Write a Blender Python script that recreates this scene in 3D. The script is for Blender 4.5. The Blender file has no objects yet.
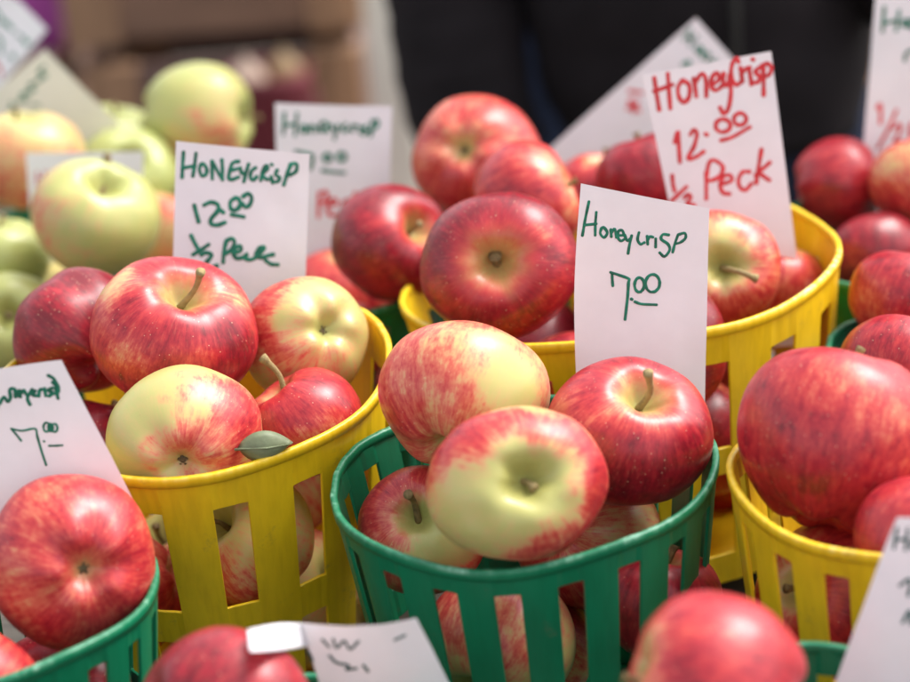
import bpy, bmesh, math, random
import numpy as np
from mathutils import Vector, Matrix, noise

random.seed(7); np.random.seed(7)
PI = math.pi
sc = bpy.context.scene
col = sc.collection
# ------------------------------------------------------------------ camera (all lengths in metres, table top at z = TT)
F, CX, CY = 2500.0, 455.0, 341.0
TT = 0.75
PITCH, ROLL, HC = math.radians(23), math.radians(4.5), 0.68
fwd = np.array([0, math.cos(PITCH), -math.sin(PITCH)]); up0 = np.array([0, math.sin(PITCH), math.cos(PITCH)]); XX = np.array([1., 0, 0])
RT = math.cos(ROLL)*XX - math.sin(ROLL)*up0
UP = math.cos(ROLL)*up0 + math.sin(ROLL)*XX
CAM = np.array([0, 0, TT+HC])
def ray(px, py): return fwd + RT*(px-CX)/F + UP*(CY-py)/F
def at_h(px, py, h):
    r = ray(px, py); t = (TT+h-CAM[2])/r[2]; return t, CAM + r*t
def at_y(px, py, y):
    r = ray(px, py); t = y/r[1]; return CAM + r*t
def at_t(px, py, t): return CAM + ray(px, py)*t

cd = bpy.data.cameras.new('camera'); cam = bpy.data.objects.new('camera', cd); col.objects.link(cam)
M = Matrix(((RT[0], UP[0], -fwd[0], CAM[0]), (RT[1], UP[1], -fwd[1], CAM[1]), (RT[2], UP[2], -fwd[2], CAM[2]), (0, 0, 0, 1)))
cam.matrix_world = M
cd.sensor_width = 36; cd.lens = F/910*36; cd.clip_start = 0.05; cd.clip_end = 500
cd.dof.use_dof = True; cd.dof.focus_distance = 1.225; cd.dof.aperture_fstop = 4.6
sc.camera = cam

# ------------------------------------------------------------------ materials
def lin(c): return tuple(((v/12.92) if v <= .04045 else ((v+.055)/1.055)**2.4) for v in c)
def newmat(name):
    m = bpy.data.materials.new(name); m.use_nodes = True
    return m, m.node_tree.nodes, m.node_tree.links, m.node_tree.nodes['Principled BSDF']
def simple(name, c, rough=.5, var=.15, scale=30, bump=0, spec=.5, aniso=None, sss=0):
    m, N, L, b = newmat(name)
    tc = N.new('ShaderNodeTexCoord'); mp = N.new('ShaderNodeMapping'); L.new(tc.outputs['Object'], mp.inputs[0])
    if aniso: mp.inputs['Scale'].default_value = aniso
    n = N.new('ShaderNodeTexNoise'); n.inputs['Scale'].default_value = scale; n.inputs['Detail'].default_value = 6; n.inputs['Roughness'].default_value = .65
    L.new(mp.outputs[0], n.inputs['Vector'])
    r = N.new('ShaderNodeValToRGB'); L.new(n.outputs[0], r.inputs[0])
    r.color_ramp.elements[0].position = .3; r.color_ramp.elements[1].position = .7
    r.color_ramp.elements[0].color = (*[v*(1-var) for v in c], 1); r.color_ramp.elements[1].color = (*[min(1, v*(1+var)) for v in c], 1)
    L.new(r.outputs[0], b.inputs['Base Color'])
    b.inputs['Roughness'].default_value = rough; b.inputs['Specular IOR Level'].default_value = spec
    if sss: 
        b.inputs['Subsurface Weight'].default_value = sss; b.inputs['Subsurface Radius'].default_value = (.004, .003, .002); b.inputs['Subsurface Scale'].default_value = 1
    if bump:
        bp = N.new('ShaderNodeBump'); bp.inputs['Strength'].default_value = bump; bp.inputs['Distance'].default_value = .002
        L.new(n.outputs[0], bp.inputs['Height']); L.new(bp.outputs[0], b.inputs['Normal'])
    return m

def apple_material():
    m, N, L, b = newmat('apple_skin')
    def node(t, **k):
        n = N.new(t)
        for a, v in k.items(): setattr(n, a, v)
        return n
    def math_(op, a, c=None, clamp=False):
        n = node('ShaderNodeMath', operation=op, use_clamp=clamp)
        for i, v in enumerate((a, c)):
            if v is None: continue
            if isinstance(v, (int, float)): n.inputs[i].default_value = v
            else: L.new(v, n.inputs[i])
        return n.outputs[0]
    tc = node('ShaderNodeTexCoord'); sep = node('ShaderNodeSeparateXYZ')
    sc_ = node('ShaderNodeVectorMath', operation='SCALE'); sc_.inputs['Scale'].default_value = 25
    L.new(tc.outputs['Object'], sc_.inputs[0]); L.new(sc_.outputs[0], sep.inputs[0])
    x, y, z = sep.outputs
    ln = math_('ADD', math_('SQRT', math_('ADD', math_('MULTIPLY', x, x), math_('MULTIPLY', y, y))), .05)
    cmb = node('ShaderNodeCombineXYZ'); L.new(math_('DIVIDE', x, ln), cmb.inputs[0]); L.new(math_('DIVIDE', y, ln), cmb.inputs[1]); L.new(math_('MULTIPLY', z, .28), cmb.inputs[2])
    rnd = node('ShaderNodeObjectInfo').outputs['Random']; w = math_('MULTIPLY', rnd, 40)
    def noise_(vec, s, d, r=.6):
        n = node('ShaderNodeTexNoise', noise_dimensions='4D'); L.new(vec, n.inputs['Vector']); L.new(w, n.inputs['W'])
        n.inputs['Scale'].default_value = s; n.inputs['Detail'].default_value = d; n.inputs['Roughness'].default_value = r
        return n.outputs[0]
    streak = noise_(cmb.outputs[0], 13, 7, .76); blotch = noise_(sc_.outputs[0], 1.7, 3, .5); fine = noise_(sc_.outputs[0], 9, 4, .6)
    at = lambda nm: (lambda n: n.outputs['Fac'])(node('ShaderNodeAttribute', attribute_name=nm))
    bl, cv, gr = at('blush'), at('cavity'), at('ground')
    mid = math_('MULTIPLY', math_('MULTIPLY', bl, math_('SUBTRACT', 1.03, bl)), 4, )
    amp = math_('ADD', math_('MULTIPLY', mid, .85), .34)
    v = math_('ADD', bl, math_('MULTIPLY', math_('SUBTRACT', streak, .5), amp))
    v = math_('ADD', v, math_('MULTIPLY', math_('SUBTRACT', blotch, .5), math_('ADD', math_('MULTIPLY', mid, .38), .2)))
    v = math_('SUBTRACT', v, math_('MULTIPLY', math_('MULTIPLY', at('halo'), 1.35), math_('POWER', streak, 1.2)))
    v = math_('ADD', v, math_('MULTIPLY', math_('SUBTRACT', fine, .5), math_('ADD', .16, math_('MULTIPLY', mid, .42))), clamp=True)
    rp = node('ShaderNodeValToRGB'); cr = rp.color_ramp
    stops = [(0, (.56, .48, .16)), (.18, (.60, .44, .17)), (.34, (.66, .32, .15)), (.50, (.64, .14, .085)), (.68, (.53, .040, .040)), (.85, (.37, .014, .027)), (1, (.18, .006, .014))]
    cr.elements[0].position = 0; cr.elements[0].color = (*stops[0][1], 1); cr.elements[1].position = 1; cr.elements[1].color = (*stops[-1][1], 1)
    for p, c in stops[1:-1]: e = cr.elements.new(p); e.color = (*c, 1)
    L.new(v, rp.inputs[0])
    def mix(f, a, c):
        n = node('ShaderNodeMix', data_type='RGBA'); L.new(f, n.inputs[0]) if not isinstance(f, float) else setattr(n.inputs[0], 'default_value', f)
        for i, q in ((6, a), (7, c)):
            if isinstance(q, tuple): n.inputs[i].default_value = (*q, 1)
            else: L.new(q, n.inputs[i])
        return n.outputs[2]
    # greener ground where the attribute says so, only under pale skin
    gf = math_('MULTIPLY', gr, math_('SUBTRACT', 1, math_('MULTIPLY', v, 2.6), clamp=True), clamp=True)
    c = mix(gf, rp.outputs[0], (.38, .43, .14))
    st2 = noise_(cmb.outputs[0], 34, 3, .6)
    c = mix(math_('MULTIPLY', math_('MULTIPLY', math_('SUBTRACT', st2, .56), 6, clamp=True), math_('MULTIPLY', bl, .15)), c, (.80, .38, .22))
    # lenticels
    vo = node('ShaderNodeTexVoronoi'); vo.inputs['Scale'].default_value = 14; L.new(sc_.outputs[0], vo.inputs['Vector'])
    dot = math_('SUBTRACT', 1, math_('MULTIPLY', vo.outputs['Distance'], 7.5), clamp=True)
    sepc = node('ShaderNodeSeparateColor'); L.new(vo.outputs['Color'], sepc.inputs[0])
    dot = math_('MULTIPLY', math_('MULTIPLY', dot, math_('GREATER_THAN', sepc.outputs[0], .35)), math_('ADD', math_('MULTIPLY', bl, 1.0), .15), clamp=True)
    c = mix(math_('MINIMUM', dot, .8), c, (.86, .66, .42))
    cf = math_('MULTIPLY', cv, math_('ADD', .15, streak), clamp=True)
    c = mix(cf, c, (.34, .31, .08))
    scuff = math_('MULTIPLY', math_('SUBTRACT', noise_(sc_.outputs[0], 3.2, 8, .75), .64), 9, clamp=True)
    c = mix(math_('MULTIPLY', scuff, .35), c, (.40, .27, .12))
    L.new(c, b.inputs['Base Color'])
    b.inputs['Roughness'].default_value = .3
    L.new(math_('ADD', .23, math_('MULTIPLY', fine, .22)), b.inputs['Roughness'])
    b.inputs['Specular IOR Level'].default_value = .5
    b.inputs['Subsurface Weight'].default_value = .12; b.inputs['Subsurface Radius'].default_value = (.009, .004, .002); b.inputs['Subsurface Scale'].default_value = 1
    bp = node('ShaderNodeBump'); bp.inputs['Strength'].default_value = .12; bp.inputs['Distance'].default_value = .0015
    L.new(math_('ADD', blotch, math_('MULTIPLY', fine, .18)), bp.inputs['Height']); L.new(bp.outputs[0], b.inputs['Normal'])
    return m
MA = apple_material()
M_STEM = simple('apple_stem', (.20, .135, .05), .7, .45, 300, .6)
M_STEMP = simple('apple_stem_pale', (.30, .22, .09), .75, .3, 300, .6)
M_CALYX = simple('calyx_brown', (.15, .115, .055), .8, .5, 400, .6)
M_LEAF = simple('leaf_green', (.16, .19, .10), .55, .25, 60, .3)

def plastic(name, c, cw):
    m, N, L, b = newmat(name)
    tc = N.new('ShaderNodeTexCoord'); mp = N.new('ShaderNodeMapping'); L.new(tc.outputs['Object'], mp.inputs[0]); mp.inputs['Scale'].default_value = (1, 1, .12)
    n = N.new('ShaderNodeTexNoise'); n.inputs['Scale'].default_value = 260; n.inputs['Detail'].default_value = 5; L.new(mp.outputs[0], n.inputs['Vector'])
    n2 = N.new('ShaderNodeTexNoise'); n2.inputs['Scale'].default_value = 22; n2.inputs['Detail'].default_value = 6; L.new(tc.outputs['Object'], n2.inputs['Vector'])
    r = N.new('ShaderNodeValToRGB'); L.new(n2.outputs[0], r.inputs[0]); r.color_ramp.elements[0].position = .3; r.color_ramp.elements[1].position = .75
    r.color_ramp.elements[0].color = (*[v*.85 for v in c], 1); r.color_ramp.elements[1].color = (*[min(1, v*1.12) for v in c], 1)
    at = N.new('ShaderNodeAttribute'); at.attribute_name = 'wear'
    th = N.new('ShaderNodeMath'); th.operation = 'MULTIPLY'; L.new(at.outputs['Fac'], th.inputs[0])
    r3 = N.new('ShaderNodeValToRGB'); L.new(n.outputs[0], r3.inputs[0]); r3.color_ramp.elements[0].position = .45; r3.color_ramp.elements[1].position = .62
    L.new(r3.outputs[0], th.inputs[1])
    mx = N.new('ShaderNodeMix'); mx.data_type = 'RGBA'; L.new(th.outputs[0], mx.inputs[0]); L.new(r.outputs[0], mx.inputs[6]); mx.inputs[7].default_value = (*cw, 1)
    r4 = N.new('ShaderNodeValToRGB'); L.new(n.outputs[0], r4.inputs[0]); r4.color_ramp.elements[0].position = .32; r4.color_ramp.elements[1].position = .6; r4.color_ramp.elements[0].color = (.90, .88, .85, 1); r4.color_ramp.elements[1].color = (1, 1, 1, 1)
    mm = N.new('ShaderNodeMix'); mm.data_type = 'RGBA'; mm.blend_type = 'MULTIPLY'; mm.inputs[0].default_value = 1; L.new(mx.outputs[2], mm.inputs[6]); L.new(r4.outputs[0], mm.inputs[7])
    nd = N.new('ShaderNodeTexNoise'); nd.inputs['Scale'].default_value = 48; nd.inputs['Detail'].default_value = 8; nd.inputs['Roughness'].default_value = .75; L.new(tc.outputs['Object'], nd.inputs['Vector'])
    rd = N.new('ShaderNodeValToRGB'); L.new(nd.outputs[0], rd.inputs[0]); rd.color_ramp.elements[0].position = .60; rd.color_ramp.elements[1].position = .74; rd.color_ramp.elements[1].color = (.45, .45, .45, 1)
    md = N.new('ShaderNodeMix'); md.data_type = 'RGBA'; L.new(rd.outputs[0], md.inputs[0]); L.new(mm.outputs[2], md.inputs[6]); md.inputs[7].default_value = (.16, .12, .07, 1)
    L.new(md.outputs[2], b.inputs['Base Color'])
    b.inputs['Roughness'].default_value = .36
    bp = N.new('ShaderNodeBump'); bp.inputs['Strength'].default_value = .25; bp.inputs['Distance'].default_value = .0008; L.new(n.outputs[0], bp.inputs['Height']); L.new(bp.outputs[0], b.inputs['Normal'])
    return m
M_YEL = plastic('yellow_plastic', (.90, .60, .012), (.92, .82, .45))
M_GRN = plastic('green_plastic', (.004, .19, .085), (.35, .62, .45))
def paper_mat(name, c):
    m, N, L, b = newmat(name)
    b.inputs['Roughness'].default_value = .75; b.inputs['Specular IOR Level'].default_value = .25
    tc = N.new('ShaderNodeTexCoord'); n = N.new('ShaderNodeTexNoise'); n.inputs['Scale'].default_value = 60; n.inputs['Detail'].default_value = 7; L.new(tc.outputs['Object'], n.inputs['Vector'])
    bp = N.new('ShaderNodeBump'); bp.inputs['Strength'].default_value = .25; bp.inputs['Distance'].default_value = .001; L.new(n.outputs[0], bp.inputs['Height']); L.new(bp.outputs[0], b.inputs['Normal'])
    n3 = N.new('ShaderNodeTexNoise'); n3.inputs['Scale'].default_value = 22; n3.inputs['Detail'].default_value = 8; n3.inputs['Roughness'].default_value = .6; L.new(tc.outputs['Object'], n3.inputs['Vector'])
    r = N.new('ShaderNodeValToRGB'); L.new(n3.outputs[0], r.inputs[0]); r.color_ramp.elements[0].position = .3; r.color_ramp.elements[1].position = .6
    r.color_ramp.elements[0].color = (*[v*.90 for v in c], 1); r.color_ramp.elements[1].color = (*c, 1); L.new(r.outputs[0], b.inputs['Base Color'])
    tr = N.new('ShaderNodeBsdfTranslucent'); tr.inputs[0].default_value = (*c, 1)
    mx = N.new('ShaderNodeMixShader'); mx.inputs[0].default_value = .22
    out = N['Material Output']; L.new(b.outputs[0], mx.inputs[1]); L.new(tr.outputs[0], mx.inputs[2]); L.new(mx.outputs[0], out.inputs[0])
    return m
M_PAPER = paper_mat('white_paper', (.84, .82, .85)); M_CREAM = paper_mat('cream_paper', (.78, .76, .64))
INK = {'green': simple('green_ink', (.002, .17, .10), .5, .55, 220), 'red': simple('red_ink', (.66, .035, .045), .45, .28, 220), 'dark': simple('dark_ink', (.02, .10, .09), .5, .2, 120)}

# ------------------------------------------------------------------ object helpers
def link_mesh(name, me, mat, parent=None, smooth=True):
    o = bpy.data.objects.new(name, me); col.objects.link(o)
    if mat: me.materials.append(mat)
    if smooth: me.polygons.foreach_set('use_smooth', [True]*len(me.polygons))
    if parent: o.parent = parent
    return o
def mesh(name, v, f, mat, parent=None, smooth=True):
    me = bpy.data.meshes.new(name); me.from_pydata([tuple(map(float, p)) for p in v], [], f); me.update()
    return link_mesh(name, me, mat, parent, smooth)
def empty(name, loc, label=None, cat=None, group=None, rot=None):
    o = bpy.data.objects.new(name, None); o.empty_display_size = .02; col.objects.link(o); o.location = tuple(map(float, loc))
    if rot is not None: o.rotation_mode = 'QUATERNION'; o.rotation_quaternion = rot
    tag(o, label, cat, group); return o
def tag(o, label=None, cat=None, group=None, kind=None):
    if label: o['label'] = label
    if cat: o['category'] = cat
    if group: o['group'] = group
    if kind: o['kind'] = kind
    return o
def fattr(me, name, vals):
    a = me.attributes.new(name, 'FLOAT', 'POINT'); a.data.foreach_set('value', np.asarray(vals, dtype=np.float32))
def bevel(o, w=.002, seg=2, ang=35):
    m = o.modifiers.new('bevel', 'BEVEL'); m.width = w; m.segments = seg; m.limit_method = 'ANGLE'; m.angle_limit = math.radians(ang); return o
class MB:
    def __init__(s): s.v = []; s.f = []
    def box(s, a, b, R=None, T=None):
        n = len(s.v)
        for x in (a[0], b[0]):
            for y in (a[1], b[1]):
                for z in (a[2], b[2]):
                    p = Vector((x, y, z))
                    if R: p = R @ p
                    if T: p = p + Vector(T)
                    s.v.append(tuple(p))
        for q in ((0, 1, 3, 2), (4, 6, 7, 5), (0, 4, 5, 1), (2, 3, 7, 6), (0, 2, 6, 4), (1, 5, 7, 3)): s.f.append([n+i for i in q])
        return s
    def loft(s, rings, cap=True, closed=True):
        n = len(s.v); k = len(rings[0])
        for r in rings: s.v += [tuple(map(float, p)) for p in r]
        for i in range(len(rings)-1):
            for j in range(k if closed else k-1):
                j2 = (j+1) % k; s.f.append([n+i*k+j, n+i*k+j2, n+(i+1)*k+j2, n+(i+1)*k+j])
        if cap:
            s.f.append([n+j for j in range(k)][::-1]); s.f.append([n+(len(rings)-1)*k+j for j in range(k)])
        return s
    def tube(s, pts, rad, k=10):
        pts = [np.array(p, float) for p in pts]; rings = []
        ref = None
        for i, p in enumerate(pts):
            d = pts[min(i+1, len(pts)-1)] - pts[max(i-1, 0)]; d /= np.linalg.norm(d)+1e-12
            if ref is None:
                ref = np.cross(d, [0, 0, 1.]); 
                if np.linalg.norm(ref) < .1: ref = np.cross(d, [0, 1., 0])
            a = ref - d*np.dot(ref, d); a /= np.linalg.norm(a); ref = a; b = np.cross(d, a)
            r = rad[i] if isinstance(rad, list) else rad
            rx, ry = r if hasattr(r, '__len__') else (r, r)
            rings.append([p + a*rx*math.cos(q) + b*ry*math.sin(q) for q in np.arange(k)*2*PI/k])
        return s.loft(rings)
    def build(s, name, mat, parent=None, smooth=False): return mesh(name, s.v, s.f, mat, parent, smooth)
def catmull(P, n=6):
    P = [np.array(p, float) for p in P]
    if len(P) < 3: return [P[0] + (P[-1]-P[0])*i/n for i in range(n+1)]
    Q = [2*P[0]-P[1]] + P + [2*P[-1]-P[-2]]; out = []
    for i in range(1, len(Q)-2):
        for j in range(n):
            t = j/n; a, b, c, d = Q[i-1:i+3]
            out.append(.5*((2*b)+(-a+c)*t+(2*a-5*b+4*c-d)*t*t+(-a+3*b-3*c+d)*t**3))
    out.append(Q[-2]); return out

# ------------------------------------------------------------------ apples
NPH, NTH = 56, 84
def apple_mesh(R, seed, tall=.88, lobes=.02, skew=.05, blush=None, cavw=1.0, ground=0.0, cav=None, lump=.03):
    """apple, axis +z, centre of bulk at origin; blush(dir)->0..1"""
    rs = random.Random(seed); ph0 = rs.random()*6.28; off = Vector((rs.random()*50, rs.random()*50, rs.random()*50))
    verts = []; bl = []; cv = []; gr = []; hl = []
    sk = (rs.uniform(-skew, skew), rs.uniform(-skew, skew))
    zt = zb = 0
    for i in range(NPH+1):
        # denser sampling near both ends
        u = i/NPH; phi = PI*(u - .11*math.sin(2*PI*u)*1.0/ (1))
        phi = min(max(phi, 0), PI)
        for j in range(NTH):
            th = 2*PI*j/NTH
            s, c = math.sin(phi), math.cos(phi)
            rho = (abs(s)**.88); z = c*tall*(1 if c > 0 else .98)
            rho *= 1 + .075*c - .03*(1-abs(c))*0
            lb = 1 + lobes*math.cos(5*(th)+ph0)*(.35 + .65*max(0, -c)) + .015*math.cos(2*th+ph0*2)
            rho *= lb
            d = Vector((rho*math.cos(th), rho*math.sin(th), z))
            nn = noise.noise(d*1.1+off)*lump + noise.noise(d*2.6+off)*lump*.35
            cwv = 1+.16*noise.noise(Vector((math.cos(th)*1.2, math.sin(th)*1.2, 7))+off)+.06*math.cos(5*th+ph0)
            top = .34*math.exp(-(rho/(.245*cwv))**2*.9) if c > 0 else 0
            top2 = .08*math.exp(-(rho/.55)**2) if c > 0 else 0
            bot = .25*math.exp(-(rho/.22)**2) + .05*math.exp(-(rho/.5)**2) if c <= 0 else 0
            z2 = z - (top+top2) + bot
            if c <= 0: z2 -= lobes*1.6*math.cos(5*th+ph0)*math.exp(-((rho-.45)/.25)**2)
            if c > 0: z2 += (.014*math.cos(5*th+ph0+.5) + .035*noise.noise(Vector((math.cos(th)*1.3, math.sin(th)*1.3, 3))+off))*math.exp(-((rho-.5)/.24)**2)*(lobes/.022)**.5
            k = 1+nn
            x2, y2 = d.x*k, d.y*k
            z2 = z2*(1+nn*.6) + sk[0]*x2 + sk[1]*y2
            verts.append((x2*R, y2*R, z2*R))
            dv = Vector((s*math.cos(th), s*math.sin(th), c))
            w_ = noise.noise(dv*2.2+off)*.5 + noise.noise(dv*6+off)*.25
            bl.append(max(0, min(1, blush(dv, w_)))) if blush else bl.append(.8)
            cf = math.exp(-(rho/(.27*cavw*(1+.35*noise.noise(Vector((math.cos(th)*3, math.sin(th)*3, 0))+off))))**3.0) if c > 0 else .75*math.exp(-(rho/.13)**2)
            cv.append(cf); gr.append(ground); hl.append(math.exp(-(rho/(.36*cavw))**2.4) if c > 0 else .5*math.exp(-(rho/.22)**2))
            if i == 0: zt = z2*R
            if i == NPH: zb = z2*R
    f = []
    for i in range(NPH):
        for j in range(NTH):
            j2 = (j+1) % NTH
            f.append([i*NTH+j, (i+1)*NTH+j, (i+1)*NTH+j2, i*NTH+j2])
    # collapse poles
    top_c = len(verts); verts.append((0, 0, zt)); bot_c = len(verts); verts.append((0, 0, zb))
    for arr in (bl, cv, gr, hl): arr.append(arr[0]); arr.append(arr[NPH*NTH])
    f = [q for q in f if True]
    for j in range(NTH):
        j2 = (j+1) % NTH
        f.append([j, j2, top_c]); f.append([NPH*NTH+j2, NPH*NTH+j, bot_c])
    me = bpy.data.meshes.new('skin'); me.from_pydata(verts, [], f); me.update(); me.validate()
    fattr(me, 'blush', bl); fattr(me, 'cavity', cv); fattr(me, 'ground', gr); fattr(me, 'halo', hl)
    return me, zt, zb
def stem_obj(parent, base, tip, r=.0016, mat=None, bendv=None):
    base, tip = np.array(base, float), np.array(tip, float); ln = np.linalg.norm(tip-base)
    b = np.array(bendv if bendv is not None else (random.uniform(-.12, .12), random.uniform(-.12, .12), 0))*ln
    P = catmull([base, base+(tip-base)*.5+b, tip], 6)
    n = len(P); rad = [r*(1.15-.35*math.sin(PI*i/(n-1)) + (.28 if i >= n-2 else 0)) for i in range(n)]
    m = MB().tube(P, rad, 10); return m.build('stem', mat or M_STEM, parent, True)
def calyx_obj(parent, zb, R):
    m = MB(); s = .72*R/.04
    m.tube([(0, 0, zb+.001*s), (0, 0, zb-.0012*s), (0, 0, zb-.002*s)], [.0034*s, .0028*s, .001*s], 12)
    for k in range(5):
        a = k*2*PI/5+random.uniform(-.2, .2); d = np.array([math.cos(a), math.sin(a), 0]); e = np.array([-d[1], d[0], 0])
        base = d*.0024*s + np.array([0, 0, zb-.0005*s])
        m.tube([base, base+d*.0012*s+np.array([0, 0, -.0018*s]), base-d*.0006*s+np.array([0, 0, -.0034*s])], [(.0014*s, .0005*s), (.0010*s, .0004*s), (.0003*s, .0002*s)], 6)
    return m.build('calyx', M_CALYX, parent, True)

# baskets: centre pixel, rim height, rim radius in px, colour, tiers
BK = {
 'YL': (190, 377, .170, 200, 'Y'), 'YB': (617, 268, .166, 220, 'Y'), 'GC': (523, 474, .150, 190, 'g'), 'YR': (912, 468, .160, 184, 'y'),
 'GFR': (800, 745, .130, 200, 'g'), 'GFL': (-25, 596, .140, 182, 'g'), 'GFM': (270, 775, .120, 195, 'g'),
 'GBL': (312, 268, .135, 142, 'g'), 'GTL': (62, 250, .105, 142, 'g'), 'GBC': (545, 195, .115, 130, 'g'), 'GR1': (915, 232, .140, 148, 'g'), 'GR2': (968, 348, .135, 138, 'g')}
BP = {}
for k, (x, y, h, a, c) in BK.items():
    t, q = at_h(x, y, h); BP[k] = dict(c=q[:2], h=h, r=a*t/F, kind=c)
TAPER = .80
TILT = {'YB': (-3.5, -4.5), 'GC': (0, -1.5), 'YL': (3.5, -1)}
def wall_r(b, h): return b['r']*(TAPER + (1-TAPER)*max(0, min(1, h/b['h'])))

# hero apples: id: (px, py, Rpx, height of centre, basket)
HA = {
 1: (173, 335, 84, .200, 'YL'), 2: (78, 333, 68, .180, 'YL'), 3: (306, 338, 65, .178, 'YL'), 4: (185, 440, 77, .178, 'YL'), 5: (303, 424, 62, .150, 'YL'), 6: (100, 450, 60, .125, 'YL'),
 8: (463, 398, 86, .180, 'GC'), 9: (517, 485, 90, .175, 'GC'), 10: (629, 434, 84, .165, 'GC'), 11: (424, 532, 67, .115, 'GC'), 12: (655, 600, 68, .100, 'GC'),
 14: (500, 266, 79, .195, 'YB'), 15: (720, 270, 62, .172, 'YB'), 16: (772, 285, 54, .135, 'YB'), 17: (650, 180, 56, .170, 'YB'), 18: (527, 198, 60, .188, 'YB'),
 19: (476, 157, 66, .18, 'GBC'), 20: (603, 196, 54, .15, 'GBC'),
 21: (391, 244, 63, .165, 'GBL'), 22: (345, 297, 56, .125, 'GBL'), 23: (334, 345, 57, .10, 'GBL'),
 25: (95, 219, 64, .17, 'GTL'), 26: (24, 160, 61, .16, 'GTL'), 27: (197, 118, 58, .155, 'GTL'), 28: (128, 176, 50, .14, 'GTL'), 29: (112, 148, 52, .12, 'GTL'), 30: (0, 258, 50, .14, 'GTL'), 31: (12, 322, 52, .115, 'GTL'), 32: (168, 236, 50, .13, 'GTL'), 33: (182, 308, 54, .10, 'GTL'),
 34: (837, 184, 50, .145, 'GR1'), 35: (874, 254, 48, .11, 'GR1'), 36: (922, 182, 53, .15, 'GR1'), 37: (905, 303, 58, .15, 'GR2'), 38: (902, 370, 66, .15, 'GR2'),
 39: (838, 441, 101, .20, 'YR'), 40: (926, 548, 78, .205, 'YR'),
 41: (73, 562, 85, .15, 'GFL'), 42: (-30, 696, 80, .11, 'GFL'), 43: (-34, 524, 66, .13, 'GFL'),
 44: (225, 712, 90, .13, 'GFM'), 45: (714, 688, 105, .15, 'GFR')}
ids = list(HA); T = {i: at_h(HA[i][0], HA[i][1], HA[i][3])[0] for i in ids}
RAYS = {i: ray(HA[i][0], HA[i][1]) for i in ids}
def pos(i): return CAM + RAYS[i]*T[i]
def rad(i): return HA[i][2]*T[i]/F
INSIDE = {4: .95, 9: .80, 40: .8, 39: .8, 5: .95, 10: .8}
for it in range(500):
    mv = {i: 0 for i in ids}
    for a in range(len(ids)):
        for b in range(a):
            i, j = ids[a], ids[b]
            d = pos(i)-pos(j); dist = np.linalg.norm(d); ov = (rad(i)+rad(j))*.93-dist
            if ov > 0:
                n = d/dist; ci, cj = np.dot(n, RAYS[i]), np.dot(n, RAYS[j])
                s = ov*.35/max(.25, abs(ci)+abs(cj))
                mv[i] += s*(1 if ci > 0 else -1); mv[j] -= s*(1 if cj > 0 else -1)
    for i in ids:
        b = BP[HA[i][4]]; q = pos(i); h = q[2]-TT; r = rad(i)
        # stay within the basket's wall when below or at the rim
        if h < b['h']+.2*r or i in INSIDE:
            e = q[:2]-b['c']; over = np.linalg.norm(e)+r*INSIDE.get(i, .93)-wall_r(b, h)-.002
            if over > 0:
                ci = np.dot(e/np.linalg.norm(e), RAYS[i][:2])
                if abs(ci) > .3: mv[i] -= .3*over*(1 if ci > 0 else -1)
        r0 = HA[i][2]*at_h(HA[i][0], HA[i][1], HA[i][3])[0]/F
        T[i] += max(-.004, min(.004, mv[i]))
        T[i] = max(T[i], .031*F/HA[i][2] if i not in (16,) else .0) if False else T[i]
res = 0
for a in range(len(ids)):
    for b in range(a):
        i, j = ids[a], ids[b]; ov = (rad(i)+rad(j))*.93-np.linalg.norm(pos(i)-pos(j))
        if ov > .004: print('OVERLAP', i, j, round(ov*100, 2), 'cm')
for i in ids: print('apple', i, HA[i][4], 'R %.1f h %.1f' % (rad(i)*100, (pos(i)[2]-TT)*100), (pos(i)*100).round(0))

def smooth(t): t = max(0, min(1, t)); return t*t*(3-2*t)
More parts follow.
